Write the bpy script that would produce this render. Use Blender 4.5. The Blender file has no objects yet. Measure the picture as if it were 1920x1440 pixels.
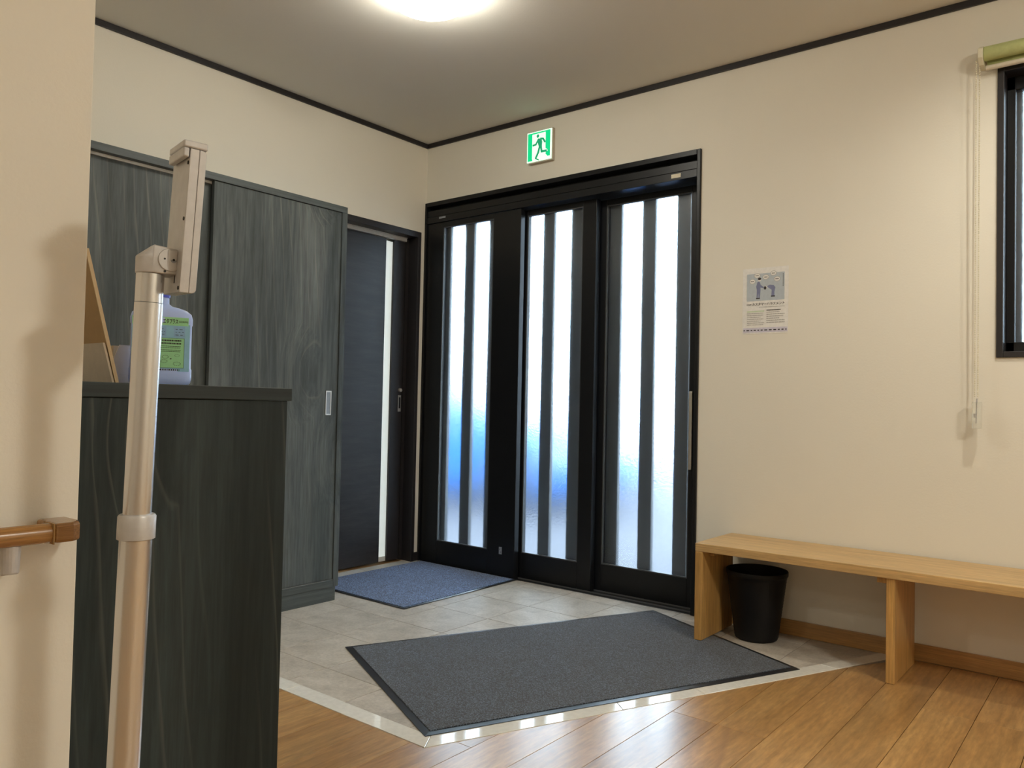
import bpy, bmesh, math, random
from mathutils import Vector, Matrix
random.seed(4)
S = bpy.context.scene
COL = S.collection

# ------------------------------------------------------------ camera, sky, lamps, exposure
cam = bpy.data.cameras.new('camera'); camo = bpy.data.objects.new('camera', cam); COL.objects.link(camo)
cam.sensor_fit = 'HORIZONTAL'; cam.sensor_width = 36; cam.lens = 1473.78 / 1920 * 36
cam.clip_start = .02
_r = Vector((0.77981, 0.62566, 0.02113)); _u = Vector((-0.00046, -0.03318, 0.99945)); _f = Vector((-0.62601, 0.77939, 0.02559))
m = Matrix((_r, _u, -_f)).transposed().to_4x4(); m.translation = Vector((3.4491, -3.4150, 0.9648))
camo.matrix_world = m
S.camera = camo
S.view_settings.view_transform = 'Standard'
S.view_settings.look = 'None'
S.view_settings.gamma = 1
S.view_settings.use_curve_mapping = False
S.view_settings.exposure = 0.0
W = bpy.data.worlds.new('overcast_sky'); S.world = W; W.use_nodes = True
bg = W.node_tree.nodes['Background']
bg.inputs[0].default_value = (.66, .83, 1, 1); bg.inputs[1].default_value = 9.5     # even, bright overcast
S.cycles.use_denoising = True
S.cycles.max_bounces = 14; S.cycles.transmission_bounces = 10; S.cycles.diffuse_bounces = 6; S.cycles.glossy_bounces = 5
S.cycles.sample_clamp_indirect = 12
LAMP_COLOUR = (1.0, .945, .82)
LAMPS = [((1.33, -1.33), 40), ((5.0, -2.15), 150), ((3.2, -5.0), 24), ((1.15, -3.75), 36)]      # ceiling domes: place, radiance; last two unseen, added as fill
DOWNLIGHT = ((3.38, -.72), 42)

# ------------------------------------------------------------ materials
def mat(name):
    M = bpy.data.materials.new(name); M.use_nodes = True
    return M, M.node_tree.nodes, M.node_tree.links, M.node_tree.nodes['Principled BSDF']
def setp(b, **k):
    for n, v in k.items():
        s = b.inputs[n.replace('_', ' ')]
        s.default_value = (*v, 1) if isinstance(v, tuple) and len(v) == 3 else v
def coords(N, L, scale=(1, 1, 1), shift=False):
    tc = N.new('ShaderNodeTexCoord'); mp = N.new('ShaderNodeMapping'); mp.inputs['Scale'].default_value = scale
    L.new(tc.outputs['Object'], mp.inputs[0])
    if shift:
        oi = N.new('ShaderNodeObjectInfo'); mu = N.new('ShaderNodeMath'); mu.operation = 'MULTIPLY'; mu.inputs[1].default_value = 37.0
        L.new(oi.outputs['Random'], mu.inputs[0]); L.new(mu.outputs[0], mp.inputs['Location'])
    return mp
def noise(N, L, vec, scale, detail=4, rough=.55, dist=0):
    n = N.new('ShaderNodeTexNoise'); n.inputs['Scale'].default_value = scale; n.inputs['Detail'].default_value = detail
    n.inputs['Roughness'].default_value = rough; n.inputs['Distortion'].default_value = dist
    L.new(vec.outputs[0], n.inputs['Vector']); return n
def ramp(N, L, src, stops):
    r = N.new('ShaderNodeValToRGB'); e = r.color_ramp.elements
    while len(e) < len(stops): e.new(.5)
    for el, (p, c) in zip(e, stops): el.position = p; el.color = (*c, 1)
    L.new(src, r.inputs[0]); return r
def bump(N, L, src, b, strength, dist=.001):
    n = N.new('ShaderNodeBump'); n.inputs['Strength'].default_value = strength; n.inputs['Distance'].default_value = dist
    L.new(src, n.inputs['Height']); L.new(n.outputs[0], b.inputs['Normal'])
def plain(name, col, rough=.5, metal=0, spec=.5, **k):
    M, N, L, b = mat(name); setp(b, Base_Color=col, Roughness=rough, Metallic=metal, Specular_IOR_Level=spec, **k)
    mp = coords(N, L); n = noise(N, L, mp, 60, 3)
    r = ramp(N, L, n.outputs['Fac'], [(.3, tuple(c * .94 for c in col)), (.7, tuple(min(1, c * 1.05) for c in col))])
    L.new(r.outputs[0], b.inputs['Base Color']); return M
def mix(N, L, a, b_, fac, mode='MIX'):
    x = N.new('ShaderNodeMix'); x.data_type = 'RGBA'; x.blend_type = mode
    for s, v in ((x.inputs[0], fac), (x.inputs[6], a), (x.inputs[7], b_)):
        if hasattr(v, 'is_linked'): L.new(v, s)
        elif isinstance(v, tuple): s.default_value = (*v, 1)
        else: s.default_value = v
    return x.outputs[2]
def wood(name, cols, along, grain=9, stretch=.07, rough=.45, shift=False, veins=None, vein_w=.06, vary=0, bumpy=.15, knots=0, coat=0, spec=.5, coat_ior=1.5, ring=7):
    M, N, L, b = mat(name); setp(b, Roughness=rough, Specular_IOR_Level=spec, Coat_Weight=coat, Coat_Roughness=.27, Coat_IOR=coat_ior)
    sc = [1, 1, 1]; sc['XYZ'.index(along)] = stretch
    mp = coords(N, L, tuple(sc), shift)
    vec = mp
    if knots:
        vo = N.new('ShaderNodeTexVoronoi'); vo.inputs['Scale'].default_value = knots
        mk = coords(N, L, (0, 1, .55), shift); L.new(mk.outputs[0], vo.inputs['Vector'])
        kr = ramp(N, L, vo.outputs['Distance'], [(0.0, (1, 1, 1)), (.34, (0, 0, 0))])
        sh = N.new('ShaderNodeVectorMath'); sh.operation = 'MULTIPLY_ADD'; L.new(kr.outputs[0], sh.inputs[0])
        sh.inputs[1].default_value = (.10, .10, .03); L.new(mp.outputs[0], sh.inputs[2]); vec = sh
    n1 = noise(N, L, vec, grain, 7, .62, .4)
    n2 = noise(N, L, vec, grain * 14, 3, .6)
    c = ramp(N, L, n1.outputs['Fac'], [(.3, cols[0]), (.5, cols[1]), (.72, cols[2])]).outputs[0]
    f = ramp(N, L, n2.outputs['Fac'], [(.3, (.72, .72, .72)), (.65, (1.08, 1.08, 1.08))]).outputs[0]
    n3 = noise(N, L, coords(N, L, tuple(q * (.3 if q < 1 else 1) for q in sc), shift), grain * 9, 4, .65)
    f3 = ramp(N, L, n3.outputs['Fac'], [(.35, (.74, .74, .74)), (.7, (1.2, 1.2, 1.2))]).outputs[0]
    c = mix(N, L, c, f, .75, 'MULTIPLY'); c = mix(N, L, c, f3, .8, 'MULTIPLY')
    if veins:
        wv = N.new('ShaderNodeTexWave'); wv.bands_direction = 'DIAGONAL'; wv.wave_profile = 'SAW'
        wv.inputs['Scale'].default_value = ring; wv.inputs['Distortion'].default_value = 4; wv.inputs['Detail'].default_value = 2.5; wv.inputs['Detail Scale'].default_value = .9
        L.new(vec.outputs[0], wv.inputs['Vector'])
        vr = ramp(N, L, wv.outputs['Fac'], [(0, (0, 0, 0)), (1 - vein_w, (0, 0, 0)), (1 - vein_w * .3, (1, 1, 1)), (1, (.2, .2, .2))])
        nm = noise(N, L, mp, grain * .5, 2); nr = ramp(N, L, nm.outputs['Fac'], [(.48, (0, 0, 0)), (.72, (.6, .6, .6))])
        fac = mix(N, L, vr.outputs[0], nr.outputs[0], 1.0, 'MULTIPLY')
        c = mix(N, L, c, veins, fac)
    if knots:
        kd = ramp(N, L, vo.outputs['Distance'], [(0.0, (.75, .75, .75)), (.04, (.55, .55, .55)), (.1, (0, 0, 0))])
        c = mix(N, L, c, tuple(x * .7 for x in cols[0]), kd.outputs[0])
    if vary:
        oi = N.new('ShaderNodeObjectInfo'); vr2 = ramp(N, L, oi.outputs['Random'], [(0, (1 - vary,) * 3), (1, (1 + vary * .6,) * 3)])
        c = mix(N, L, c, vr2.outputs[0], 1.0, 'MULTIPLY')
    L.new(c, b.inputs['Base Color'])
    if bumpy: bump(N, L, n2.outputs['Fac'], b, bumpy, .0006)
    return M
def wallpaper(name, col):
    M, N, L, b = mat(name); setp(b, Roughness=.88, Specular_IOR_Level=.25)
    mp = coords(N, L); n = noise(N, L, mp, 130, 4, .6); n2 = noise(N, L, mp, 1.2, 2)
    c = ramp(N, L, n2.outputs['Fac'], [(.3, tuple(x * .97 for x in col)), (.7, col)]); L.new(c.outputs[0], b.inputs['Base Color'])
    bump(N, L, n.outputs['Fac'], b, .35, .0012); return M
def emit(name, col, st, base=(.8, .8, .8)):
    M, N, L, b = mat(name); setp(b, Base_Color=base, Roughness=.4, Emission_Color=col, Emission_Strength=st); return M
def frosted(name, rough, tint, ior=1.45):
    M, N, L, b = mat(name); setp(b, Base_Color=tint, Roughness=rough, Transmission_Weight=1.0, IOR=ior)
    mp = coords(N, L); n = noise(N, L, mp, 85, 2, .5); bump(N, L, n.outputs['Fac'], b, .35, .0022); return M
def speckle(name, dark, mid, light, scale=250, patch=None):
    M, N, L, b = mat(name); setp(b, Roughness=.95, Specular_IOR_Level=.12, Sheen_Weight=.25, Sheen_Roughness=.6)
    mp = coords(N, L); n = noise(N, L, mp, scale, 2, .7); n2 = noise(N, L, mp, 5, 3)
    c = ramp(N, L, n.outputs['Fac'], [(.36, dark), (.5, mid), (.66, light)]).outputs[0]
    p = ramp(N, L, n2.outputs['Fac'], [(.3, (.84, .84, .84)), (.7, (1.1, 1.1, 1.1))]).outputs[0]
    c = mix(N, L, c, p, 1.0, 'MULTIPLY'); L.new(c, b.inputs['Base Color']); bump(N, L, n.outputs['Fac'], b, .9, .003); return M
def stone(name, a, b_, c_):
    M, N, L, b = mat(name); setp(b, Roughness=.5, Specular_IOR_Level=.45)
    mp = coords(N, L, (1, 1, 1), True); n = noise(N, L, mp, 7, 7, .66, .6); n2 = noise(N, L, mp, 90, 3, .7)
    c = ramp(N, L, n.outputs['Fac'], [(.3, a), (.52, b_), (.74, c_)]).outputs[0]
    f = ramp(N, L, n2.outputs['Fac'], [(.3, (.8, .8, .8)), (.62, (1.06, 1.06, 1.06))]).outputs[0]
    c = mix(N, L, c, f, .8, 'MULTIPLY')
    oi = N.new('ShaderNodeObjectInfo'); v = ramp(N, L, oi.outputs['Random'], [(0, (.92,) * 3), (1, (1.04,) * 3)])
    c = mix(N, L, c, v.outputs[0], 1.0, 'MULTIPLY'); L.new(c, b.inputs['Base Color'])
    bump(N, L, n2.outputs['Fac'], b, .25, .001); return M
def brushed(name, col, rough):
    M, N, L, b = mat(name); setp(b, Base_Color=col, Metallic=.85, Roughness=rough, Anisotropic=.4)
    mp = coords(N, L, (40, 40, 900)); n = noise(N, L, mp, 1, 2); bump(N, L, n.outputs['Fac'], b, .05, .0003); return M

WALL = wallpaper('cream_wallpaper', (.80, .77, .68))
CEIL = wallpaper('ceiling_paper', (.77, .755, .70))
BLACKWOOD = plain('dark_trim', (.018, .016, .018), .42)
ALU_BLACK = plain('black_aluminium', (.008, .009, .011), .36, .1, .35)
ALU_DARK = plain('slat_aluminium', (.075, .08, .085), .5, .1)
BEAD = plain('bead_aluminium', (.25, .26, .27), .35, .7)
SILVER = plain('satin_silver', (.62, .6, .56), .35, .85)
POLE = brushed('pole_aluminium', (.72, .725, .735), .24)
GREYPL = plain('silver_grey_plastic', (.53, .52, .515), .42, .3)
DARKHOLE = plain('black_screw', (.01, .01, .01), .6)
RAILWHITE = plain('pale_track', (.55, .55, .52), .5)
VEIN = (.13, .125, .11)
CHARCOAL = wood('charcoal_wood', [(.005, .0100, .0105), (.0145, .0235, .0245), (.036, .051, .052)], 'Z', 8, .085, .58, False, VEIN, .16, 0, .3, 2.3, 0, .3, 1.5, 13)
CABWOOD_LIT = wood('cabinet_wood_lit', [(.036, .046, .049), (.082, .098, .101), (.150, .170, .171)], 'Z', 8, .085, .55, False, (.24, .235, .21), .16, 0, .3, 2.3, 0, .35, 1.5, 13)  # counter's charcoal wood, lightened for the stronger light falling on the cabinet
CABEDGE_LIT = wood('cabinet_edge_wood_lit', [(.058, .070, .074), (.078, .094, .098), (.100, .118, .122)], 'Y', 8, .05, .5, False, None, .06, 0, .15, 0, 0, .35)  # plain charcoal wood with the same light put into its colour
CHARCOAL2 = wood('charcoal_wood_plain', [(.018, .025, .027), (.027, .037, .039), (.037, .048, .050)], 'Y', 8, .05, .5, False, None, .06, 0, .15, 0, 0, .3)
DOORWOOD = wood('dark_brown_veneer', [(.013, .0105, .011), (.021, .0175, .018), (.033, .028, .027)], 'Y', 34, .12, .45)
FLOORW = wood('oak_plank', [(.37, .19, .062), (.48, .265, .092), (.58, .35, .135)], 'Y', 7, .2, .30, True, (.25, .125, .05), .10, .10, .02, 0, .75, .55, 1.6, 2.2)
BENCHW = wood('honey_oak', [(.52, .33, .135), (.62, .41, .18), (.70, .485, .225)], 'X', 15, .06, .36, False, None, .06, 0, .08)
BENCHLEG = wood('honey_oak_upright', [(.46, .25, .075), (.55, .315, .10), (.62, .37, .13)], 'Z', 14, .06, .36, False, None, .06, 0, .08)
BASEW = wood('oak_baseboard', [(.44, .235, .08), (.51, .285, .10), (.58, .335, .125)], 'X', 16, .06, .4, False, None, .06, 0, .05)
RAILW = wood('varnished_rail', [(.26, .12, .03), (.34, .165, .045), (.42, .215, .065)], 'Y', 40, .05, .25, False, None, .06, 0, .04, 0, .5)
TILE = stone('beige_stone_tile', (.375, .34, .29), (.50, .46, .40), (.60, .555, .495))
GROUT = plain('grey_grout', (.33, .30, .26), .9)
SUB = plain('dark_underlay', (.035, .022, .014), .9)
STRIP = plain('cream_stone_strip', (.86, .85, .79), .08, 0, .7, Coat_Weight=.6, Coat_IOR=1.6, Coat_Roughness=.03)
MATC = speckle('charcoal_mat_pile', (.003, .0045, .008), (.021, .030, .044), (.125, .165, .225))
MATB = speckle('blue_grey_mat_pile', (.006, .012, .030), (.046, .090, .20), (.25, .42, .80))
RUBBER = plain('black_rubber', (.02, .021, .024), .35)
GLASS = frosted('frosted_glass', .24, (.93, .97, .97))
GLASSB = plain('opal_glass_glow', (.80, .88, .85), .25, Emission_Color=(.92, 1, .97), Emission_Strength=.36)   # glow in the pane stands in for light from an unbuilt hall
BIN = plain('black_bin_plastic', (.006, .006, .007), .5, 0, .25)
PAPER = plain('white_paper', (.80, .79, .76), .7)
PRINTBLUE = plain('print_blue_grey', (.47, .53, .58), .7)
PRINTNAVY = plain('print_navy', (.20, .22, .36), .7)
PRINTINK = plain('print_ink', (.035, .03, .03), .7)
PRINTGREY = plain('print_grey', (.42, .41, .39), .7)
PRINTGREEN = plain('print_pale_green', (.60, .70, .52), .7)
PRINTLAV = plain('print_lavender', (.62, .60, .70), .7)
SKINP = plain('print_pale', (.80, .76, .72), .7)
GREENBLIND = plain('green_blind_fabric', (.46, .50, .22), .8)
CREAMPL = plain('cream_plastic', (.72, .68, .52), .4)
BEIGEBAR = plain('beige_bar', (.62, .56, .44), .5)
EXITGREEN = emit('exit_green', (0.0, .75, .28), .75, (0, .4, .15))
EXITWHITE = emit('exit_white', (.72, 1, .80), .85)
EXITMAN = emit('exit_man_green', (.02, .42, .20), .55, (0, .3, .12))
EXITBODY = plain('exit_housing', (.50, .45, .37), .5)
LAMPM = emit('lamp_diffuser', LAMP_COLOUR, 1)
LAMPBASE = plain('lamp_base_white', (.8, .8, .78), .5)
BROWNBOARD = plain('brown_board', (.34, .20, .07), .6)
BOARDEDGE = plain('board_edge', (.50, .36, .20), .6)
KRAFT = plain('kraft_card', (.55, .45, .33), .8)
M, N, L, b = mat('white_acrylic'); setp(b, Base_Color=(.88, .87, .88), Roughness=.25); ACRYL = M
M, N, L, b = mat('clear_tag'); setp(b, Base_Color=(.95, .96, .92), Roughness=.12, Transmission_Weight=.8, IOR=1.25); CLEAR = M
M, N, L, b = mat('blue_bottle_plastic'); setp(b, Base_Color=(.46, .60, 1.0), Roughness=.28, Transmission_Weight=.12, IOR=1.3); BOTTLE = M
CAPBLUE = plain('blue_cap', (.06, .09, .55), .35)
LABELTEAL = plain('label_teal', (.25, .50, .68), .45)
LABELGREEN = plain('label_green', (.30, .64, .34), .45)
LABELBLUE = plain('label_sky', (.24, .42, .66), .45)
CARBLUE = plain('blue_car_paint', (.004, .115, .40), .5, 0, .12, Coat_Weight=.08)
CARGLASS = plain('car_window', (.03, .035, .04), .08)
TYRE = plain('tyre', (.02, .02, .02), .8)
GROUND = plain('pale_concrete', (.085, .085, .097), .9)
STICKER = plain('sticker_cream', (.72, .67, .52), .5)
STICKERG = plain('sticker_grey', (.30, .33, .38), .4, .2)

# ------------------------------------------------------------ building helpers
class B:
    def __init__(s): s.bm = bmesh.new()
    def box(s, x0, x1, y0, y1, z0, z1):
        v = [s.bm.verts.new((x, y, z)) for x in (x0, x1) for y in (y0, y1) for z in (z0, z1)]
        for q in ((0, 1, 3, 2), (4, 6, 7, 5), (0, 4, 5, 1), (2, 3, 7, 6), (0, 2, 6, 4), (1, 5, 7, 3)):
            s.bm.faces.new([v[i] for i in q])
        return s
    def cyl(s, p0, p1, r0, r1=None, n=24, caps=True):
        r1 = r0 if r1 is None else r1
        p0, p1 = Vector(p0), Vector(p1); d = (p1 - p0).normalized()
        a = d.orthogonal().normalized(); c = d.cross(a)
        A = [s.bm.verts.new(p0 + r0 * (math.cos(t) * a + math.sin(t) * c)) for t in (2 * math.pi * i / n for i in range(n))]
        Q = [s.bm.verts.new(p1 + r1 * (math.cos(t) * a + math.sin(t) * c)) for t in (2 * math.pi * i / n for i in range(n))]
        for i in range(n): s.bm.faces.new((A[i], A[(i + 1) % n], Q[(i + 1) % n], Q[i]))
        if caps: s.bm.faces.new(A[::-1]); s.bm.faces.new(Q)
        return s
    def lathe(s, c, prof, n=48, close=False):
        rings = [[s.bm.verts.new((c[0] + r * math.cos(t), c[1] + r * math.sin(t), c[2] + z)) for t in (2 * math.pi * i / n for i in range(n))] for r, z in prof]
        for A, Q in zip(rings, rings[1:]):
            for i in range(n): s.bm.faces.new((A[i], A[(i + 1) % n], Q[(i + 1) % n], Q[i]))
        s.bm.faces.new(rings[0][::-1]); s.bm.faces.new(rings[-1]); return s
    def prism(s, poly, z0, z1, place=None):
        """poly (u,v) extruded from z0 to z1; place maps (u,v,w) to a point"""
        f = place or (lambda u, v, w: (u, v, w))
        area = sum(a[0] * c[1] - c[0] * a[1] for a, c in zip(poly, poly[1:] + poly[:1]))
        if area < 0: poly = poly[::-1]
        A = [s.bm.verts.new(f(u, v, z0)) for u, v in poly]; Q = [s.bm.verts.new(f(u, v, z1)) for u, v in poly]
        n = len(poly)
        for i in range(n): s.bm.faces.new((A[i], A[(i + 1) % n], Q[(i + 1) % n], Q[i]))
        s.bm.faces.new(A[::-1]); s.bm.faces.new(Q); return s
    def loft(s, secs, n=40):
        rings = []
        for z, hw, hd, e in secs:
            R = []
            for i in range(n):
                t = 2 * math.pi * i / n; c, q = math.cos(t), math.sin(t)
                R.append(s.bm.verts.new((hw * math.copysign(abs(c) ** (2 / e), c), hd * math.copysign(abs(q) ** (2 / e), q), z)))
            rings.append(R)
        for A, Q in zip(rings, rings[1:]):
            for i in range(n): s.bm.faces.new((A[i], A[(i + 1) % n], Q[(i + 1) % n], Q[i]))
        s.bm.faces.new(rings[0][::-1]); s.bm.faces.new(rings[-1]); return s
    def tf(s, M): bmesh.ops.transform(s.bm, matrix=M, verts=s.bm.verts); return s
OFF = {}
def tag(o, label=None, cat=None, group=None, kind=None):
    for k, v in (('label', label), ('category', cat), ('group', group), ('kind', kind)):
        if v: o[k] = v
    return o
def part(name, b, material, parent=None, bevel=0, smooth=False, local=False, seg=2):
    """one mesh object; geometry is given in world coordinates unless local"""
    bmesh.ops.recalc_face_normals(b.bm, faces=b.bm.faces)
    off = OFF.get(parent.name, Vector()) if parent and not local else Vector()
    if off.length: bmesh.ops.translate(b.bm, vec=-off, verts=b.bm.verts)
    me = bpy.data.meshes.new(name); b.bm.to_mesh(me); b.bm.free()
    me.materials.append(material)
    if smooth:
        for p in me.polygons: p.use_smooth = True
        me.set_sharp_from_angle(angle=math.radians(38))
    o = bpy.data.objects.new(name, me); COL.objects.link(o)
    if parent: o.parent = parent; OFF[o.name] = off
    if bevel:
        md = o.modifiers.new('bevel', 'BEVEL'); md.width = bevel; md.segments = seg; md.limit_method = 'ANGLE'; md.angle_limit = math.radians(40)
    return o
def thing(name, loc, label=None, cat=None, group=None, rot=0, kind=None):
    o = bpy.data.objects.new(name, None); COL.objects.link(o); o.empty_display_size = .1
    o.location = loc; o.rotation_euler = (0, 0, rot); OFF[o.name] = Vector(loc)
    return tag(o, label, cat, group, kind)
def box(*a): return B().box(*a)
def textmesh(name, body, size, material, parent, place, width=None, bold=0, shear=0, local=False):
    cu = bpy.data.curves.new(name, 'FONT'); cu.body = body; cu.size = size; cu.align_x = 'LEFT'; cu.offset = bold; cu.shear = shear; cu.resolution_u = 3
    o = bpy.data.objects.new(name, cu); COL.objects.link(o)
    dg = bpy.context.evaluated_depsgraph_get(); me = bpy.data.meshes.new_from_object(o.evaluated_get(dg))
    bpy.data.objects.remove(o)
    xs = [v.co.x for v in me.vertices] or [0, 1]; k = width / (max(xs) - min(xs)) if width else 1
    for v in me.vertices: v.co = place((v.co.x - min(xs)) * k, v.co.y, 0)
    me.materials.clear(); me.materials.append(material)
    t = bpy.data.objects.new(name, me); COL.objects.link(t); t.parent = parent
    if not local: me.transform(Matrix.Translation(-OFF.get(parent.name, Vector())))
    return t

# ------------------------------------------------------------ the setting
HC = 2.555
DW, DH = 1.826, 2.188           # entrance opening
XR, YB = 6.2, -6.6
# floor: underlay, tiles, border strips, planks
floor = part('floor', box(-.25, XR + .1, YB - .1, .2, -.08, -.012), SUB); tag(floor, kind='structure')
P0, P1 = Vector((1.885, -1.822)), Vector((2.7065, 0))          # outer edge of the slanted border
Q0, Q1 = Vector((1.8435, -1.757)), Vector((2.6345, 0))         # its inner edge
def clip(poly, a, n):
    out = []
    for p, q in zip(poly, poly[1:] + poly[:1]):
        dp, dq = (p - a).dot(n), (q - a).dot(n)
        if dp >= 0: out.append(p)
        if (dp >= 0) != (dq >= 0): out.append(p + (q - p) * (dp / (dp - dq)))
    return out
qn = Vector((-(Q1 - Q0).y, (Q1 - Q0).x)).normalized()
part('grout_bed', B().prism([(-.0, -1.83), (1.86, -1.80), (2.66, 0), (-.0, 0)], -.012, -.0012), GROUT, floor)
T, g = .299, .0018
for i in range(-2, 9):
    for j in range(-5, 4):
        x0, y1 = .556 + (i) * .3, -.996 + .297 * (3 - j)
        y1 = -.996 + .297 * j + .297
        pl = [Vector((x0 + g, y1 - .297 + g)), Vector((x0 + .3 - g, y1 - .297 + g)), Vector((x0 + .3 - g, y1 - g)), Vector((x0 + g, y1 - g))]
        for a, n in ((Vector((.036, 0)), Vector((1, 0))), (Vector((0, -.001)), Vector((0, -1))), (Vector((0, -1.7555)), Vector((0, 1))), (Q0 + qn * .0015, qn)):
            pl = clip(pl, a, n)
            if len(pl) < 3: break
        if len(pl) < 3: continue
        if abs(sum(a.x * c.y - c.x * a.y for a, c in zip(pl, pl[1:] + pl[:1]))) < .001: continue
        part('tile', B().prism([tuple(p) for p in pl], -.012, random.uniform(-.0003, .0002)), TILE, floor, .0008, seg=1)
# cream border strips, in pieces
def strip(poly): part('border_strip', B().prism(poly, -.012, .0015), STRIP, floor, .0008, seg=1)
xs = [.03, .63, 1.23]
strip([(.03, -1.822), (.629, -1.822), (.629, -1.757), (.03, -1.757)])
strip([(.631, -1.822), (1.229, -1.822), (1.229, -1.757), (.631, -1.757)])
strip([(1.231, -1.822), (P0.x - .0008, -1.822), (Q0.x - .0008, -1.757), (1.231, -1.757)])
cuts = [0, .335, .502, .585, .82, 1]
for a, c in zip(cuts, cuts[1:]):
    e = .0006
    strip([tuple(P0.lerp(P1, a + e)), tuple(P0.lerp(P1, c - e)), tuple(Q0.lerp(Q1, c - e)), tuple(Q0.lerp(Q1, a + e))])
strip([(-.062, -.93), (.034, -.93), (.034, -.42), (-.062, -.42)])
strip([(-.062, -.418), (.034, -.418), (.034, -.002), (-.062, -.002)])
part('threshold', box(-.16, -.064, -.95, -.045, -.012, .001), FLOORW, floor)
# planks run away from the camera, two grooves to a board
def edge(x): return -1.8235 if x <= P0.x else min(-.009, P0.y + (x - P0.x) * (P1 - P0).y / (P1 - P0).x - .0025)
lines = [1.830 + .1508 * k for k in range(-12, 29)]
for k, x0 in enumerate(lines):
    x1 = x0 + .1508
    bl, br = x0 + .0008, x1 - .0008
    pair = (k - 3) // 2 if k >= 3 else (k - 3) // 2
    first = {0: -1.115}.get(pair, -1.115 - (.62 * (pair % 3)) % 1.818) if pair != 0 else -1.115
    ends = [first + 1.818 * q for q in range(3, -5, -1)]
    for hi, lo in zip(ends, ends[1:]):
        lo = max(lo, YB); hi_ = hi - .0012
        cr = [P0.x + (yy + .0025 - P0.y) * (P1 - P0).x / (P1 - P0).y for yy in (hi_, lo + .001)]
        tops = [(x, min(hi_, edge(x))) for x in sorted({bl, br, *[q for q in (P0.x, P0.x + .001, *cr) if bl < q < br and q >= P0.x]})]
        if hi <= YB or max(t[1] for t in tops) <= lo + .004: continue
        tops = [(x, max(y, lo + .001)) for x, y in tops]
        part('plank', B().prism([(bl, lo), (br, lo)] + tops[::-1], -.012, 0), FLOORW, floor, .0005, seg=1)

# walls
wb = B()
wb.box(-.15, 0, .0, .2, -.012, HC); wb.box(0, DW, .0, .2, DH, HC)
WX0, WX1, WZ0, WZ1 = 3.022, 3.84, 1.176, 2.27
wb.box(DW, WX0, 0, .2, -.012, HC); wb.box(WX0, WX1, 0, .2, -.012, WZ0); wb.box(WX0, WX1, 0, .2, WZ1, HC); wb.box(WX1, XR + .15, 0, .2, -.012, HC)
tag(part('wall_back', wb, WALL), kind='structure')
ID0, ID1, IDH = -.93, -.072, 2.0
wl = B(); wl.box(-.15, 0, ID1, 0, -.012, HC).box(-.15, 0, ID0, ID1, IDH, HC).box(-.15, 0, YB, ID0, -.012, HC).box(-.17, -.1502, ID0 - .05, ID1 + .04, -.012, IDH + .05)  # last box: unseen panel added behind the door leaf to block outside light
tag(part('wall_left', wl, WALL), kind='structure')
tag(part('wall_right', box(XR, XR + .15, YB, 0, -.012, HC), WALL), kind='structure')
tag(part('wall_front', box(-.15, XR + .15, YB - .15, YB, -.012, HC), WALL), kind='structure')
tag(part('wall_partition', box(1.98, 2.1, YB, -2.8535, 0, HC), WALL, None, .002), kind='structure')
tag(part('ceiling', box(-.15, XR + .15, YB - .15, .2, HC, HC + .1), CEIL), kind='structure')
tag(part('trim_1', box(0, .012, YB, -.012, 2.528, HC), BLACKWOOD, None, .002), kind='structure')
tag(part('trim_2', box(0, XR, -.012, 0, 2.528, HC), BLACKWOOD, None, .002), kind='structure')
tag(part('baseboard_back', box(DW + .014, XR, -.009, 0, .0005, .066), BASEW, None, .002), kind='structure')
tag(part('baseboard_left', box(0, .008, -.0475, -.001, .003, .055), BLACKWOOD, None, .001), kind='structure')
tag(part('ground_outside', box(-14, 16, .2, 26, -.12, -.03), GROUND), kind='structure')

# entrance door: three sliding panels on three tracks
door = thing('door_1', (0, 0, 0), 'black aluminium entrance with three sliding frosted glass panels', 'door', kind='structure')
part('jamb', box(.0, .014, -.012, .2, 0, DH), ALU_BLACK, door, .002)
part('jamb', box(DW - .020, DW, -.012, .2, 0, DH), ALU_BLACK, door, .003)
h = B().box(0.014, DW - .020, -.012, .2, DH - .026, DH)
part('head_casing', h, ALU_BLACK, door, .002)
h = B().box(.014, DW - .020, .05, .2, 2.134, 2.162); part('head_recess', h, ALU_BLACK, door)
part('head_track', box(.014, DW - .020, -.004, .2, 2.098, 2.136), ALU_BLACK, door, .0015)
part('head_track', box(.014, DW - .020, -.008, .155, 2.058, 2.096), ALU_BLACK, door, .0015)
part('sill', box(.0, DW, 0.0, .2, -.0118, -.004), ALU_BLACK, door)
for x0, y in ((.015, .048), (.76, .103), (1.19, .0)):
    part('floor_track', box(x0 if y else .80, DW - .020, y, y + .006, -.004, .002 if y else .001), BEAD, door)
def panel(y, x0, x1, g0, g1, bars, label, pull=False):
    pb = B(); t = .019; zb, zt = .139, 2.026; z0, z1 = -.0035, 2.057
    if y > .05: z1 = 2.057
    pb.box(x0, g0, y - t, y + t, z0, z1).box(g1, x1, y - t, y + t, z0, z1).box(g0, g1, y - t, y + t, z0, zb).box(g0, g1, y - t, y + t, zt, z1)
    p = part('sliding_panel', pb, ALU_BLACK, door, .002); p['label'] = label
    part('glass', box(g0 + .0005, g1 - .0005, y - .003, y + .003, zb + .0005, zt - .0005), GLASS, p)
    bb = B().box(g0, g0 + .005, y - .017, y - .0035, zb, zt).box(g1 - .005, g1, y - .017, y - .0035, zb, zt).box(g0 + .005, g1 - .005, y - .017, y - .0035, zb, zb + .005).box(g0 + .005, g1 - .005, y - .017, y - .0035, zt - .005, zt)
    part('glazing_bead', bb, ALU_DARK, p)
    for a, c in bars:
        part('slat', box(a, c, y + .026, y + .051, .02, 2.05), ALU_DARK, p, .002)
    return p
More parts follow.
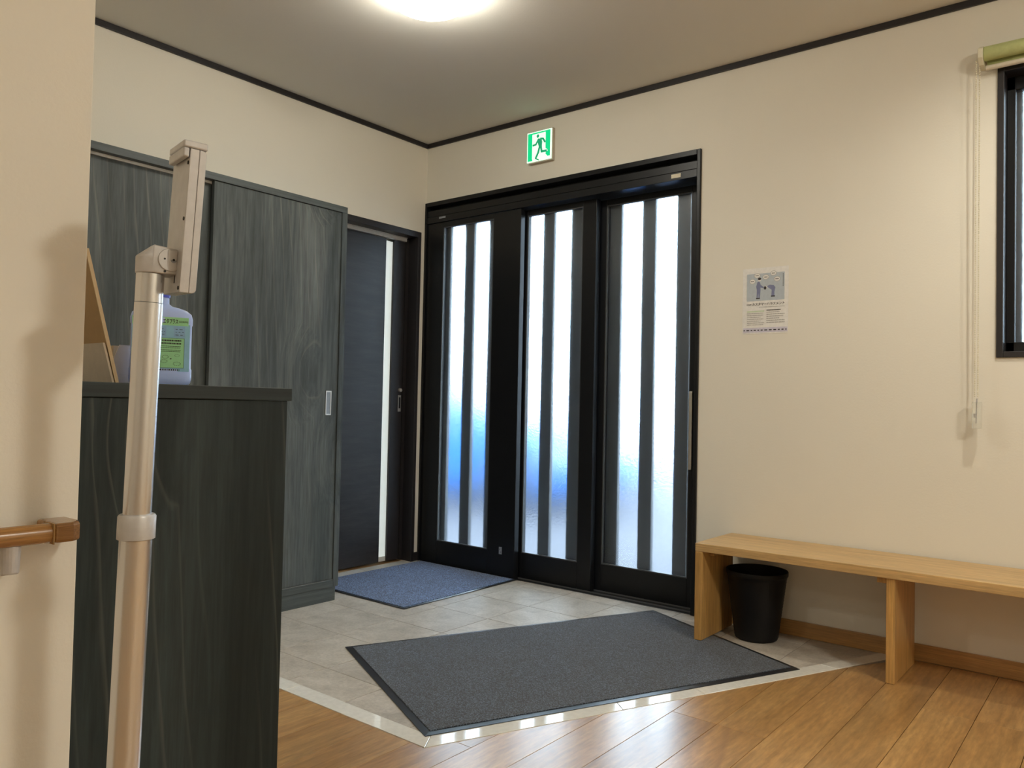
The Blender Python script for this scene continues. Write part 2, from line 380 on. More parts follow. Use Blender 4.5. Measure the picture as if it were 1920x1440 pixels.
pL = panel(.020, .0145, .745, .149, .547, [(.098, .175), (.289, .364), (.479, .556)], 'leftmost sliding panel, nearest the room')
pM = panel(.075, .62, 1.208, .752, 1.123, [(.640, .716), (.830, .906), (1.020, 1.096)], 'middle sliding panel')
pR = panel(.130, 1.165, 1.803, 1.238, 1.727, [(1.227, 1.304), (1.427, 1.504), (1.624, 1.701)], 'rightmost sliding panel, set deepest')
part('pull_handle', B().box(1.729, 1.747, .098, .1105, .665, 1.045), SILVER, pR, .003)
part('lock_plate', B().box(.637, .657, -.0005, .001, .125, .165), STICKERG, pL)
lk = part('lock_screw', B().cyl((.643, -.0012, .152), (.643, -.0005, .152), .0025, n=10).cyl((.651, -.0012, .137), (.651, -.0005, .137), .0025, n=10), DARKHOLE, pL)
part('maker_sticker', box(1.672, 1.722, -.0088, -.008, 2.069, 2.088), STICKER, door)
part('small_sticker', box(.118, .172, -.0088, -.008, 2.079, 2.090), STICKERG, door)

# inner sliding door in the left wall
d2 = thing('door_2', (-.09, -.5, 0), 'dark brown sliding door with narrow frosted slit, beside the tall cabinet', 'door', kind='structure')
part('casing', box(-.15, .012, ID1 - .001, -.048, .003, IDH + .001), BLACKWOOD, d2, .002)
part('casing', box(-.15, .012, ID0 - .03, ID0, .003, IDH + .001), BLACKWOOD, d2, .002)
part('casing', box(-.15, .012, ID0 + .001, ID1 - .002, IDH - .034, IDH + .001), BLACKWOOD, d2, .002)
part('track', box(-.125, -.055, ID0 + .001, -.10, 1.962, 1.966), RAILWHITE, d2)
part('track', box(-.08, -.06, ID0 + .001, -.10, 1.942, 1.962), RAILWHITE, d2)
lf = part('door_leaf', box(-.11, -.08, ID0 + .002, -.248, .012, 1.941), DOORWOOD, d2, .001)
st = part('stile', box(-.112, -.077, -.188, -.096, .012, 1.941), BLACKWOOD, d2, .0015)
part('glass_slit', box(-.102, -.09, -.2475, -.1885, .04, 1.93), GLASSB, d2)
part('glass_slit_foot', box(-.1025, -.088, -.2475, -.1885, .012, .0395), RAILWHITE, d2)
part('closed_stop', box(-.15, -.07, -.0955, -.0735, .012, 1.96), BLACKWOOD, d2)
pp = part('pull_plate', box(-.077, -.0735, -.128, -.105, .905, 1.005), SILVER, st, .001)
part('pull_recess', box(-.0735, -.0732, -.123, -.110, .925, .992), DARKHOLE, st)
part('lock_knob', B().cyl((-.077, -.117, 1.035), (-.062, -.117, 1.035), .013, .011), SILVER, st, .002, True)

# window at the far right with its dark surround
wn = thing('window_1', (WX0, 0, WZ0), 'dark framed frosted window at right edge under the green blind', 'window', kind='structure')
cw = .022
for a in ((WX0, WX0 + cw, WZ0, WZ1), (WX1 - cw, WX1, WZ0, WZ1), (WX0 + cw, WX1 - cw, WZ0, WZ0 + cw), (WX0 + cw, WX1 - cw, WZ1 - cw, WZ1)):
    part('casing', box(a[0], a[1], -.009, .2, a[2], a[3]), BLACKWOOD, wn, .002)
X0, X1, Z0, Z1 = WX0 + cw, WX1 - cw, WZ0 + cw, WZ1 - cw
part('sash', B().box(X0, X0 + .028, .07, .11, Z0, Z1).box(X1 - .028, X1, .07, .11, Z0, Z1).box(X0, X1, .07, .11, Z0, Z0 + .04).box(X0, X1, .07, .11, Z1 - .05, Z1), ALU_BLACK, wn, .002)
part('pane', box(X0 + .0285, X1 - .0285, .088, .093, Z0 + .0405, Z1 - .0505), GLASS, wn)
for q in range(4):
    part('slat', box(X0 - .012 + q * .2, X0 + .048 + q * .2, .125, .15, Z0, Z1), ALU_DARK, wn, .002)

# ------------------------------------------------------------ lamps
def lamp(x, y, st, label):
    t = thing('ceiling_light', (x, y, HC), label, 'ceiling light', 'round ceiling lights')
    part('lamp_base', B().lathe((x, y, HC), [(.14, -.03), (.15, -.02), (.15, -.0005)]), LAMPBASE, t, 0, True)
    m2 = LAMPM.copy(); m2.name = 'lamp_diffuser_lit'; m2.node_tree.nodes['Principled BSDF'].inputs['Emission Strength'].default_value = st
    R, Hh = .168, .075
    prof = [(.001, -.031 - Hh)] + [(R * math.sin(a), -.031 - Hh * math.cos(a)) for a in (math.pi / 2 * k / 10 for k in range(1, 11))] + [(R * .97, -.024), (.151, -.018)]
    part('lamp_diffuser', B().lathe((x, y, HC), prof), m2, t, 0, True)
LL = ['round domed ceiling light glowing above the entrance tiles', 'round ceiling light towards the right wall', 'unseen fill light added behind the viewpoint', 'unseen fill light added beyond the partition to brighten the left wall']
for ((x, y), st), l in zip(LAMPS, LL): lamp(x, y, st, l)

dx, dy = DOWNLIGHT[0]
dl = thing('downlight', (dx, dy, HC), 'small ceiling downlight in front of the window', 'downlight')
part('trim_ring', B().lathe((dx, dy, HC), [(.062, -.006), (.066, -.003), (.066, -.0005)]), LAMPBASE, dl, 0, True)
m2 = LAMPM.copy(); m2.name = 'downlight_lens'; m2.node_tree.nodes['Principled BSDF'].inputs['Emission Strength'].default_value = 20
part('lens', B().lathe((dx, dy, HC), [(.045, -.0075), (.048, -.0062)]), m2, dl)
sp = bpy.data.lights.new('downlight_beam', 'SPOT'); sp.energy = DOWNLIGHT[1]; sp.color = LAMP_COLOUR; sp.spot_size = math.radians(165); sp.spot_blend = 1.0; sp.shadow_soft_size = .04
so = bpy.data.objects.new('downlight_beam', sp); COL.objects.link(so); so.parent = dl; so.location = (0, 0, -.05)

# exit sign above the door
ex = thing('exit_sign', (.888, 0, 2.30), 'small glowing green and white running man exit sign above the entrance', 'exit sign')
ex0, ex1, ez0, ez1, ey = .802, .966, 2.292, 2.456, -.030
part('housing', box(ex0 + .008, ex1 + .004, -.024, -.0005, ez0 - .006, ez1 + .006), EXITBODY, ex, .002)
w_ = ex1 - ex0
def P(u, v, w): return (ex0 + u * w_, ey - w, ez0 + v * w_)
part('lit_panel', B().prism([(0, 0), (1, 0), (1, 1), (0, 1)], -.006, 0, P), EXITWHITE, ex)
gb = B().prism([(.035, .035), (.24, .035), (.215, .10), (.215, .92), (.77, .92), (.77, .37), (.84, .33), (.86, .27), (.79, .25), (.77, .19), (.85, .10), (.955, .10), (.955, .965), (.035, .965)], .0002, .0006, P)
part('green_surround', gb, EXITGREEN, ex)
mb = B()
mb.prism([(.445 + .052 * math.cos(a), .835 + .058 * math.sin(a)) for a in (2 * math.pi * k / 16 for k in range(16))], .0002, .0006, P)
def limb(pts, w):
    for p, q in zip(pts, pts[1:]):
        p, q = Vector(p), Vector(q); d = (q - p).normalized(); n = Vector((-d.y, d.x)) * w / 2; d *= w * .3
        mb.prism([tuple(p - n - d), tuple(q - n + d), tuple(q + n + d), tuple(p + n - d)], .0002, .0007, P)
mb.prism([(.42, .70), (.47, .75), (.60, .72), (.63, .62), (.62, .44), (.50, .44)], .0002, .0008, P)
limb([(.46, .70), (.37, .565), (.25, .55)], .065); limb([(.56, .73), (.66, .715), (.74, .59)], .065)
limb([(.53, .48), (.47, .28), (.37, .10)], .075); limb([(.58, .48), (.61, .29), (.80, .285)], .075); limb([(.40, .075), (.49, .03)], .04)
part('running_man', mb, EXITMAN, ex)

# ------------------------------------------------------------ tall cabinet
cb = thing('shoe_cabinet', (.2, -1.64, 0), 'tall charcoal wood cabinet with two sliding doors against left wall', 'cabinet')
CX, Y0, Y1, ZT = .405, -2.345, -.940, 1.912
part('top_panel', box(.002, CX, Y0, Y1, ZT - .030, ZT), CABEDGE_LIT, cb, .001)
part('side_panel', box(.002, CX, Y1 - .030, Y1, .068, ZT - .0305), CABWOOD_LIT, cb, .001)
part('side_panel', box(.002, CX, Y0, Y0 + .030, .068, ZT - .0305), CABWOOD_LIT, cb, .001)
part('bottom_panel', box(.002, CX, Y0 + .0305, Y1 - .0305, .068, .100), CABEDGE_LIT, cb, .001)
part('plinth', box(.002, CX - .004, Y0 + .004, Y1 - .014, .0, .0675), CABEDGE_LIT, cb, .001)
part('back_panel', box(.002, .012, Y0 + .0305, Y1 - .0305, .1005, ZT - .031), CABWOOD_LIT, cb)
part('door_track', box(CX - .064, CX - .030, Y0 + .0305, Y1 - .0305, ZT - .042, ZT - .0305), RAILWHITE, cb)
part('door_track', box(CX - .05, CX - .002, Y0 + .0305, Y1 - .0305, .1005, .104), BEAD, cb)
dr = part('sliding_door', box(CX - .028, CX - .006, -1.646, Y1 - .0325, .1045, ZT - .0315), CABWOOD_LIT, cb, .001)
part('sliding_door', box(CX - .062, CX - .036, Y0 + .032, -1.610, .106, ZT - .0425), CABWOOD_LIT, cb, .001)
hf = B().box(CX - .006, CX - .003, -1.040, -1.035, .893, 1.010).box(CX - .006, CX - .003, -1.012, -1.007, .893, 1.010).box(CX - .006, CX - .003, -1.035, -1.012, .893, .899).box(CX - .006, CX - .003, -1.035, -1.012, 1.004, 1.010)
part('recessed_pull', hf, SILVER, dr, .0008)
part('pull_cup', box(CX - .0058, CX - .0052, -1.035, -1.012, .899, 1.004), BEAD, dr)
part('hook_plate', box(.355, .385, -.9400, -.9365, 1.335, 1.375), RAILWHITE, cb, .001)
part('hook_prong', B().cyl((.37, -.9365, 1.352), (.37, -.920, 1.347), .003, n=10).cyl((.37, -.920, 1.347), (.37, -.916, 1.362), .003, n=10), RAILWHITE, cb)

# ------------------------------------------------------------ counter by the partition
ct = thing('reception_counter', (1.85, -2.63, 0), 'low charcoal wood counter standing at the end of the partition', 'counter')
part('counter_top', box(1.52, 2.053, -2.852, -2.414, .962, .988), CHARCOAL2, ct, .0015)
part('front_panel', box(2.028, 2.048, -2.852, -2.422, .0, .9615), CHARCOAL, ct, .001)
part('side_panel', box(1.54, 2.0275, -2.442, -2.422, .0, .9615), CHARCOAL, ct, .001)
part('side_panel', box(1.54, 2.0275, -2.852, -2.832, .0, .9615), CHARCOAL, ct, .001)
part('back_panel', box(1.52, 1.5395, -2.852, -2.422, .0, .9615), CHARCOAL, ct, .001)

# sanitiser bottle: local X right, -Y towards the viewer, Z up
fd = Vector((1.50, -.78, 0)).normalized(); rz = math.atan2(fd.x, -fd.y)
bo = thing('sanitiser_bottle', (1.935, -2.640, .9885), 'pale blue hand sanitiser bottle with green label on the counter', 'bottle', rot=rz)
hw, hd = .0565, .034
body = part('bottle_body', B().loft([(0, hw * .90, hd * .88, 5), (.004, hw * .97, hd * .96, 5), (.012, hw, hd, 5), (.030, hw, hd, 5), (.033, hw * .975, hd * .97, 5), (.117, hw * .975, hd * .97, 5), (.120, hw, hd, 5), (.130, hw, hd, 5), (.140, hw * .95, hd * .95, 4.5), (.147, hw * .80, hd * .86, 4), (.152, hw * .55, hd * .72, 3), (.155, .019, .019, 2), (.160, .0125, .0125, 2), (.172, .012, .012, 2)], 56), BOTTLE, bo, 0, True, True)
part('cap', B().lathe((0, 0, 0), [(.0135, .1722), (.014, .176), (.014, .186), (.012, .188)]), CAPBLUE, bo, 0, True, True)
part('pump', B().cyl((0, 0, .188), (0, 0, .212), .006).cyl((-.012, 0, .212), (-.012 + .03, 0, .212), .006, .005).cyl((0, 0, .206), (0, 0, .220), .011), RAILWHITE, bo, 0, True, True)
def PB(u, v, w): return (u, -hd * .97 - .0004 - w, v)
lab = B().prism([(-.052, .026), (.051, .026), (.051, .118), (-.052, .118)], 0, .0003, PB)
lab_o = part('label', lab, LABELTEAL, bo, local=True)
part('label_band', B().prism([(-.052, .1155), (.048, .1155), (.048, .1315), (-.052, .1315)], .0003, .0006, PB), LABELGREEN, bo, local=True)
part('label_box', B().prism([(-.044, .033), (.041, .033), (.041, .0905), (-.044, .0905)], .0003, .0006, PB), LABELGREEN, bo, local=True)
pk = B()
for u0 in (-.046, -.012, .022): pk.prism([(u0, .0935), (u0 + .020, .0935), (u0 + .020, .1135), (u0, .1135)], .0003, .0006, PB)
tag(part('label_pictures', pk, LABELBLUE, bo, local=True), kind='stuff')
ink = B()
def bars(bb, P_, u0, u1, v, h_, gap=.0012, seg=(.0018, .006), w0=.0007, w1=.0009):
    u = u0
    while u < u1 - .0005:
        e = min(u1, u + random.uniform(*seg)); bb.prism([(u, v), (e, v), (e, v + h_), (u, v + h_)], w0, w1, P_); u = e + gap
for v in (.0845, .0790): bars(ink, PB, -.040, .036, v, .0030, .0007, (.0014, .0026))
for v in (.0745, .0715, .0670, .0640): bars(ink, PB, -.040, .035, v, .0009, .0006, (.001, .003))
for u, v, r in ((.029, .057, .0045), (.029, .041, .007), (.008, .054, .006), (.006, .0455, .006), (-.02, .05, .007)):
    for k in range(10):
        a, c = 2 * math.pi * k / 10, 2 * math.pi * (k + .7) / 10
        ink.prism([(u + r * math.cos(a), v + r * .55 * math.sin(a)), (u + r * math.cos(c), v + r * .55 * math.sin(c)), (u + r * .86 * math.cos(c), v + r * .47 * math.sin(c)), (u + r * .86 * math.cos(a), v + r * .47 * math.sin(a))], .0007, .0009, PB)
ink.prism([(.0165, .0490), (.0205, .0505), (.0165, .0520)], .0007, .0009, PB)
for u0 in (-.046, -.012, .022):
    for q in range(3): bars(ink, PB, u0 + .003, u0 + .018, .097 + q * .0055, .0008, .003, (.002, .007))
bars(ink, PB, -.042, .034, .0275, .0030, .0016, (.0015, .003))
for a in ((-.0445, .0326, .0415, .0331), (-.0445, .0904, .0415, .0909), (.0410, .0326, .0415, .0909)):
    ink.prism([(a[0], a[1]), (a[2], a[1]), (a[2], a[3]), (a[0], a[3])], .0006, .0009, PB)
tag(part('label_print', ink, PRINTINK, bo, local=True), kind='stuff')
textmesh('label_title', 'エタプラス', .0105, PRINTINK, bo, lambda u, v, w: PB(.0025 + u, .1195 + v, .0009), .0265, .0002, 0, True)
textmesh('label_note', '指定医薬部外品', .0045, PRINTINK, bo, lambda u, v, w: PB(.0305 + u, .1215 + v, .0009), .0165, 0, 0, True)

# leaning desk sign and white holder
ds = thing('desk_sign', (1.85, -2.75, .9885), 'brown board leaning like an easel on the counter beside the partition', 'sign board')
def PS(yb, yt, x0, x1, z0, z1, th):
    b2 = B(); v = []
    for x in (x0, x1):
        for (y, z) in ((yb, z0), (yt, z1)):
            for d in (0, th): v.append(b2.bm.verts.new((x, y + d, z)))
    for q in ((0, 1, 3, 2), (4, 6, 7, 5), (0, 4, 5, 1), (2, 3, 7, 6), (0, 2, 6, 4), (1, 5, 7, 3)): b2.bm.faces.new([v[i] for i in q])
    return b2
part('board', PS(-2.7235, -2.7865, 1.72, 1.9285, .9888, 1.236, .006), BROWNBOARD, ds)
part('board_edge', PS(-2.7240, -2.7870, 1.9287, 1.9305, .9888, 1.236, .0065), BOARDEDGE, ds)
part('paper_pocket', PS(-2.7285, -2.7487, 1.74, 1.9275, .9888, 1.064, .004), KRAFT, ds)
wh = thing('leaflet_holder', (1.83, -2.69, .9885), 'small white acrylic leaflet holder between brown board and blue bottle', 'holder')
part('back_plate', B().prism([(1.80, .9885), (1.80, 1.066), (1.868, 1.066), (1.868, .9885)], -2.660, -2.657, lambda u, v, w: (u, w, v)), ACRYL, wh)
part('front_plate', B().prism([(1.80, .9885), (1.80, 1.045), (1.868, 1.02), (1.868, .9885)], -2.712, -2.709, lambda u, v, w: (u, w, v)), ACRYL, wh)
part('side_plate', B().prism([(-2.709, .9885), (-2.660, .9885), (-2.660, 1.066), (-2.690, 1.066), (-2.709, 1.02)], 1.866, 1.869, lambda u, v, w: (w, u, v)), ACRYL, wh)
part('leaflets', box(1.802, 1.864, -2.700, -2.664, .9905, 1.064), PAPER, wh)

# ------------------------------------------------------------ thermometer stand
ts = thing('thermometer_stand', (2.2779, -2.8614, 0), 'silver pole stand carrying a slim thermometer tablet seen edge-on', 'thermometer stand', rot=math.radians(-13.94))
ax = Vector((.0467, .0131, 1.1413)); ad = ax / ax.z
def at(z): return ad * z
part('base_plate', B().lathe((0, 0, 0), [(.15, 0), (.155, .003), (.155, .008), (.15, .011)]), GREYPL, ts, 0, True, True)
part('lower_pole', B().cyl(at(.0112), at(.765), .0222, n=40), POLE, ts, 0, True, True)
part('upper_pole', B().cyl(at(.766), at(1.100), .0193, n=40), POLE, ts, 0, True, True)
part('collar', B().lathe((0, 0, 0), [(.0222, .7575), (.0258, .759), (.0258, .791), (.0238, .794), (.0195, .794)]).tf(Matrix(((1, 0, ad.x, 0), (0, 1, ad.y, 0), (0, 0, 1, 0), (0, 0, 0, 1)))), GREYPL, ts, 0, True, True)
part('neck_tube', B().cyl(at(1.1008), at(1.142), .0190, n=40), POLE, ts, 0, True, True)
# head: sleeve with a sloping shoulder that reaches forward to the hinge
hc = at(1.142)
prof = [(-.0205, 1.142), (.033, 1.142), (.036, 1.146), (.036, 1.160), (.040, 1.168), (.034, 1.1785), (-.001, 1.1825), (-.0205, 1.1665)]
hb = B(); sec = []
for k in range(9):
    x = -.0205 + .041 * k / 8; half = math.sqrt(max(0, 1 - ((x) / .0206) ** 2)) * .0205
    sec.append([hb.bm.verts.new((hc.x + x + .001, hc.y + (max(y, -half) if y < 0 else y), z - (.0 if z < 1.15 else 0))) for y, z in prof])
for A, Q in zip(sec, sec[1:]):
    n = len(A)
    for i in range(n): hb.bm.faces.new((A[i], A[(i + 1) % n], Q[(i + 1) % n], Q[i]))
hb.bm.faces.new(sec[0][::-1]); hb.bm.faces.new(sec[-1])
bmesh.ops.remove_doubles(hb.bm, verts=hb.bm.verts, dist=.0001)
hd_ = part('head', hb, GREYPL, ts, .0015, True, True)
hx = hc.x + .021
part('hinge_disc', B().cyl((hx - .044, .0345, 1.1625), (hx + .0025, .0345, 1.1625), .0166, n=36), GREYPL, ts, .0008, True, True)
part('hinge_screw', B().cyl((hx + .0026, .0385, 1.1625), (hx + .0034, .0385, 1.1625), .0042, n=20), BEAD, ts, 0, False, True)
part('hinge_screw', B().cyl((hx + .0035, .0385, 1.1625), (hx + .0038, .0385, 1.1625), .0018, n=12).cyl((hx + .0026, .0265, 1.1632), (hx + .003, .0265, 1.1632), .0014, n=12).cyl((hx + .0008, .0275, 1.1455), (hx + .0014, .0275, 1.1455), .0017, n=12), DARKHOLE, ts, 0, False, True)
DM = Matrix(((1, 0, .057, .0455), (0, 1, .032, .0423), (-.057, -.032, 1, 1.1175), (0, 0, 0, 1)))
hwid = .0455
def shell(y0, y1, h_, r, front):
    arc = [(y1 - r + r * math.sin(a), r - r * math.cos(a)) for a in (math.pi / 2 * k / 5 for k in range(6))] if front else [(y1, 0)]
    top = [(y, h_ - z) for y, z in arc[::-1]]
    return [(y0, 0)] + arc + top + [(y0, h_)]
part('hinge_bracket', B().box(-.025, .0230, -.014, .0005, .0305, .0610).tf(DM), GREYPL, ts, .002, False, True)
part('mount_slot', B().box(.012, .016, -.0004, .0002, .014, .026).tf(DM), DARKHOLE, ts, 0, False, True)
part('back_shell', B().prism(shell(0, .0127, .2055, .001, False), -hwid, hwid, lambda u, v, w: (w, u, v)).tf(DM), GREYPL, ts, .0009, False, True, 2)
part('front_shell', B().prism(shell(.0130, .0228, .2055, .006, True), -hwid, hwid, lambda u, v, w: (w, u, v)).tf(DM), GREYPL, ts, .0009, False, True, 2)
part('screen', B().box(-hwid + .006, hwid - .006, .0228, .0232, .03, .195).tf(DM), CARGLASS, ts, 0, False, True)
part('camera_head', B().box(-hwid + .012, hwid + .0005, -.010, .0240, .2060, .2165).box(-hwid + .012, hwid + .0005, -.010, -.001, .192, .2060).tf(DM), GREYPL, ts, .0025, False, True, 3)
for z in (.1055, .006, .186):
    part('case_screw', B().cyl((hwid - .006, -.0012, z), (hwid - .006, .001, z), .0028, n=14).tf(DM), DARKHOLE, ts, 0, False, True)

# ------------------------------------------------------------ handrail on the partition
hr = thing('handrail', (2.1, -3.4, .755), 'brown varnished wooden handrail with end cap on the partition', 'handrail')
part('rail', B().cyl((2.158, -6.2, .755), (2.158, -2.918, .755), .0150, n=32), RAILW, hr, 0, True)
ec = B()
for (y, s) in ((-2.917, 1), (-2.898, 1)): pass
ec.prism([(2.1005, -2.9165), (2.174, -2.9165), (2.174, -2.890), (2.166, -2.878), (2.150, -2.872), (2.1005, -2.872)], .7405, .7700)
part('end_cap', ec, RAILW, hr, .005, False, False, 3)
part('end_cap_joint', box(2.141, 2.1745, -2.9185, -2.9168, .7395, .7705), BROWNBOARD, hr)
for y in (-2.967, -3.85, -4.75):
    part('bracket', B().cyl((2.15, y, .700), (2.15, y, .742), .012, .0135, n=20).box(2.1005, 2.152, y - .012, y + .012, .698, .722), GREYPL, hr, .002)

# ------------------------------------------------------------ bench, bin, mats
bn = thing('bench', (2.75, -.2, 0), 'long honey oak bench with plank legs along the right wall', 'bench')
BY0, BY1, BZ = -.374, -.0105, .406
part('seat', box(2.0, 3.58, BY0, BY1, BZ - .034, BZ), BENCHW, bn, .002)
part('leg', box(2.0, 2.032, BY0, -.06, .0085, BZ - .0345), BENCHLEG, bn, .002)
part('leg', box(2.734, 2.764, BY0 + .008, -.055, .0005, BZ - .0345), BENCHLEG, bn, .002)
part('leg', box(3.548, 3.58, BY0, -.06, .0005, BZ - .0345), BENCHLEG, bn, .002)
part('cleat', box(2.700, 2.7335, BY0 + .02, -.075, BZ - .056, BZ - .0345), BENCHLEG, bn, .001)
part('cleat', box(2.0325, 2.058, BY0 + .06, -.075, BZ - .056, BZ - .0345), BENCHLEG, bn, .001)
bi = thing('waste_bin', (2.175, -.146, 0), 'black ribbed plastic waste bin under the left end of the bench', 'bin')
bc = (2.175, -.146, 0)
pr = [(.080, .001), (.086, .004)]
for k in range(1, 40):
    z = .008 + .256 * k / 40; pr.append((.087 + .037 * (z / .29) + (.0011 if k % 2 else 0), z))
pr += [(.1235, .267), (.1265, .270), (.1270, .284), (.1255, .287), (.1225, .285), (.119, .26), (.084, .012)]
part('bin_body', B().lathe(bc, pr, 64), BIN, bi, 0, True)

def doormat(name, c, ang, lx, ly, pile, label, rim=.020):
    t = thing(name, (*c, .0022), label, 'door mat', rot=ang)
    b2 = B(); o = [(-lx / 2, -ly / 2), (lx / 2, -ly / 2), (lx / 2, ly / 2), (-lx / 2, ly / 2)]
    i = [(math.copysign(abs(x) - rim, x), math.copysign(abs(y) - rim, y)) for x, y in o]
    lo = [b2.bm.verts.new((x, y, 0)) for x, y in o]; up = [b2.bm.verts.new((x, y, .0016)) for x, y in o]
    iu = [b2.bm.verts.new((x, y, .0034)) for x, y in i]; il = [b2.bm.verts.new((x, y, 0)) for x, y in i]
    for k in range(4):
        n = (k + 1) % 4
        b2.bm.faces.new((lo[k], lo[n], up[n], up[k])); b2.bm.faces.new((up[k], up[n], iu[n], iu[k])); b2.bm.faces.new((iu[k], iu[n], il[n], il[k])); b2.bm.faces.new((il[k], il[n], lo[n], lo[k]))
    part('rubber_border', b2, RUBBER, t, 0, False, True)
    part('pile', B().prism([(x * .9985, y * .9985) for x, y in i], .0005, .0058), pile, t, .0015, False, True)
v1 = Vector((.805, -.372)); v2 = Vector((.622, 1.336))
doormat('door_mat', (1.738, -.9155), math.atan2(v1.y, v1.x), .90, 1.475, MATC, 'large charcoal grey door mat lying askew on tiles and strip', .022)
doormat('door_mat', (.402, -.428), 0, .745, .845, MATB, 'smaller blue grey door mat squared in the corner by the entrance', .014)

# ------------------------------------------------------------ notice on the wall
po = thing('notice_poster', (2.137, 0, 1.30), 'paper notice with two drawn suited figures on wall right of entrance', 'poster')
px0, pz0, pw, ph = 2.036, 1.302, .207, .294
def PP(u, v, w): return (px0 + u * pw, -.0012 - w, pz0 + v * ph + .004 * (1 - u) * 0)
R4 = lambda a, c, d, e: [(a, c), (d, c), (d, e), (a, e)]
part('sheet', B().prism(R4(0, 0, 1, 1), -.001, 0, PP), PAPER, po)
part('picture', B().prism(R4(.095, .50, .915, .915), .0001, .0003, PP), PRINTBLUE, po)
fg = B()
fg.prism([(.315, .66), (.30, .72), (.325, .785), (.37, .795), (.40, .74), (.465, .708), (.46, .69), (.395, .70), (.395, .65), (.38, .54), (.355, .54), (.352, .62), (.335, .54), (.310, .54)], .0004, .0006, PP)
fg.prism([(.54, .715), (.60, .735), (.68, .725), (.72, .69), (.70, .62), (.70, .565), (.635, .565), (.64, .655), (.57, .69)], .0004, .0006, PP)
tag(part('drawn_figures', fg, PRINTNAVY, po), kind='stuff')
hd2 = B(); ellipse = lambda u, v, a, c, n=14: [(u + a * math.cos(2 * math.pi * k / n), v + c * math.sin(2 * math.pi * k / n)) for k in range(n)]
hd2.prism(ellipse(.375, .822, .034, .026), .0004, .0006, PP); hd2.prism(ellipse(.505, .695, .034, .026), .0004, .0006, PP)
tag(part('drawn_faces', hd2, SKINP, po), kind='stuff')
hk2 = B(); hk2.prism(ellipse(.372, .834, .038, .020), .0006, .0008, PP); hk2.prism(ellipse(.497, .690, .030, .026), .0006, .0008, PP)
hk2.prism(R4(.300, .528, .385, .545), .0006, .0008, PP); hk2.prism(R4(.625, .550, .715, .567), .0006, .0008, PP)
tag(part('drawn_hair_and_shoes', hk2, PRINTINK, po), kind='stuff')
bu = B(); bi2 = B()
for u, v in ((.215, .800), (.32, .885), (.51, .855), (.675, .905), (.755, .815)):
    bu.prism(ellipse(u, v, .070, .038, 20), .0004, .0005, PP); bi2.prism(ellipse(u, v, .060, .032, 20), .0005, .0006, PP)
tag(part('bubble_outline', bu, PRINTGREY, po), kind='stuff'); tag(part('bubble', bi2, PAPER, po), kind='stuff')
tx = B()
for u, v in ((.215, .800), (.32, .885), (.51, .855), (.675, .905), (.755, .815)):
    bars(tx, PP, u - .035, u + .035, v - .006, .012, .006, (.01, .02))
for k in range(9): tx.prism(R4(.878, .70 + k * .022, .892, .714 + k * .022), .0005, .0006, PP)
tag(part('small_print', tx, PRINTINK, po), kind='stuff')
t2 = B(); tg = B()
bars(t2, PP, .37, .92, .398, .008, .004, (.006, .02))
for q in range(7): bars(t2, PP, .105, .105 + random.choice((.30, .36, .38)), .305 - q * .029, .010, .006, (.01, .05))
for q in range(6): bars(t2, PP, .535, .535 + random.choice((.28, .36, .39)), .315 - q * .031, .010, .006, (.01, .05))
for k in range(30): t2.prism(R4(.088, .52 + k * .013, .094, .528 + k * .013), .0005, .0006, PP)
tag(part('body_print', t2, PRINTGREY, po), kind='stuff')
tg.prism(R4(.10, .328, .48, .352), .0003, .0004, PP); part('green_heading', tg, PRINTGREEN, po)
part('footer_band', B().prism(R4(.02, .02, .985, .092), .0003, .0004, PP), PRINTLAV, po)
t3 = B(); bars(t3, PP, .03, .97, .045, .016, .035, (.03, .07)); bars(t3, PP, .535, .84, .345, .013, .005, (.012, .03)); tag(part('footer_print', t3, PRINTINK, po), kind='stuff')
textmesh('heading_start', 'STOP!', .009, PRINTINK, po, lambda u, v, w: PP(.092 + u / pw, .434 + v / ph, .0006), .022, .0002, .15)
textmesh('heading', 'カスタマーハラスメント', .0142, PRINTINK, po, lambda u, v, w: PP(.215 + u / pw, .430 + v / ph, .0006), .146, .0003, .1)

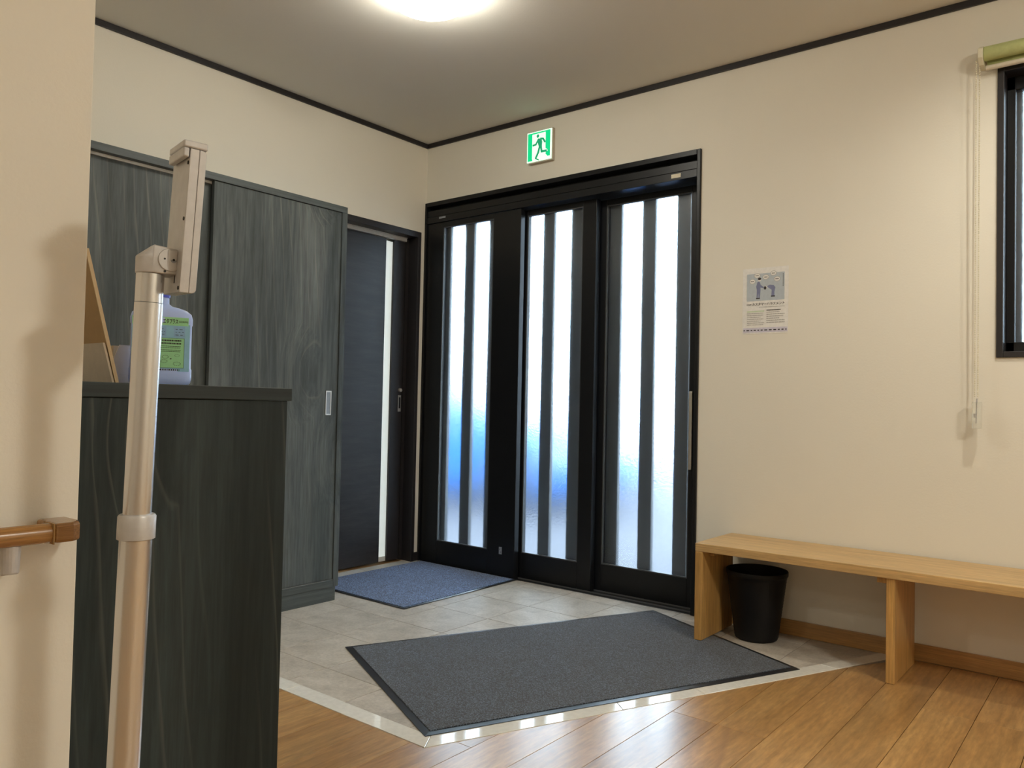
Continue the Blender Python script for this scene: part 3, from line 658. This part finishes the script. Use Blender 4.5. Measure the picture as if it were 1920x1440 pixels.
# ------------------------------------------------------------ roller blind and its pull chain
rb = thing('roller_blind', (3.4, -.06, 2.31), 'rolled up olive green blind above the window at right', 'blind')
part('roll', B().cyl((2.984, -.046, 2.315), (3.88, -.046, 2.315), .0265, n=32), GREENBLIND, rb, 0, True)
part('bottom_bar', B().cyl((2.988, -.036, 2.264), (3.876, -.036, 2.264), .0095, n=20), BEIGEBAR, rb, 0, True)
part('fabric_drop', box(2.99, 3.874, -.0215, -.0205, 2.27, 2.315), GREENBLIND, rb)
for x0 in (2.966, 3.881):
    part('bracket', B().prism([(-.0005, 2.27), (-.0005, 2.345), (-.05, 2.345), (-.076, 2.33), (-.076, 2.295), (-.05, 2.275)], x0, x0 + .017, lambda u, v, w: (w, u, v)), CREAMPL, rb, .002)
bd = B()
def bead(x, y, z):
    bd.bm.verts.ensure_lookup_table()
    bmesh.ops.create_icosphere(bd.bm, subdivisions=1, radius=.0031, matrix=Matrix.Translation((x, y, z)))
for k in range(186):
    z = 2.29 - k * .0068
    bead(2.960, -.060 + k * .00005, z); bead(2.968, -.040 + k * .00001, z)
bd.cyl((2.960, -.051, 1.02), (2.960, -.06, 2.30), .0006, n=6).cyl((2.968, -.038, 1.02), (2.968, -.04, 2.30), .0006, n=6)
tag(part('bead_chain', bd, CREAMPL, rb), kind='stuff')
part('chain_joint', B().cyl((2.960, -.059, 2.150), (2.960, -.059, 2.164), .0034, n=12), CREAMPL, rb)
part('chain_weight', box(2.952, 2.982, -.062, -.034, .910, 1.010), CLEAR, rb, .002)
part('weight_hook', B().cyl((2.965, -.048, .93), (2.967, -.048, 1.022), .0026, n=10).cyl((2.961, -.048, .95), (2.961, -.048, .965), .005, n=10), GREYPL, rb)

# ------------------------------------------------------------ outside: a parked car seen through the frosted glass
ca = thing('parked_car', (-2.2, 2.9, -.03), 'bright blue car parked outside, blurred behind the frosted entrance glass', 'car')
PC = lambda u, v, w: (u - .2, w, v)
part('body', B().prism([(-3.75, .14), (-.40, .14), (-.18, .22), (-.15, .44), (-.40, .62), (-1.0, .84), (-1.5, .98), (-3.7, 1.0), (-3.8, .7), (-3.8, .3)], 2.2, 3.8, PC), CARBLUE, ca, .06, True)
part('cabin', B().prism([(-3.72, 1.0), (-2.05, .985), (-2.7, 1.44), (-3.6, 1.46)], 2.3, 3.7, PC), CARGLASS, ca, .05, True)
part('roof', B().prism([(-2.62, 1.44), (-3.62, 1.465), (-3.62, 1.50), (-2.8, 1.50)], 2.28, 3.72, PC), CARBLUE, ca, .015, True)
for x in (-1.1, -3.2):
    for y in (2.18, 3.65):
        wq = part('wheel', B().cyl((x, y, .27), (x, y + .17, .27), .30, n=32), TYRE, ca, .02, True)
        part('hub', B().cyl((x, y - .005, .27), (x, y, .27), .16, n=20), ALU_DARK, wq)
part('headlight', B().prism([(-.22, .44), (-.50, .52), (-.48, .60), (-.26, .53)], 2.19, 2.4, PC), RAILWHITE, ca)
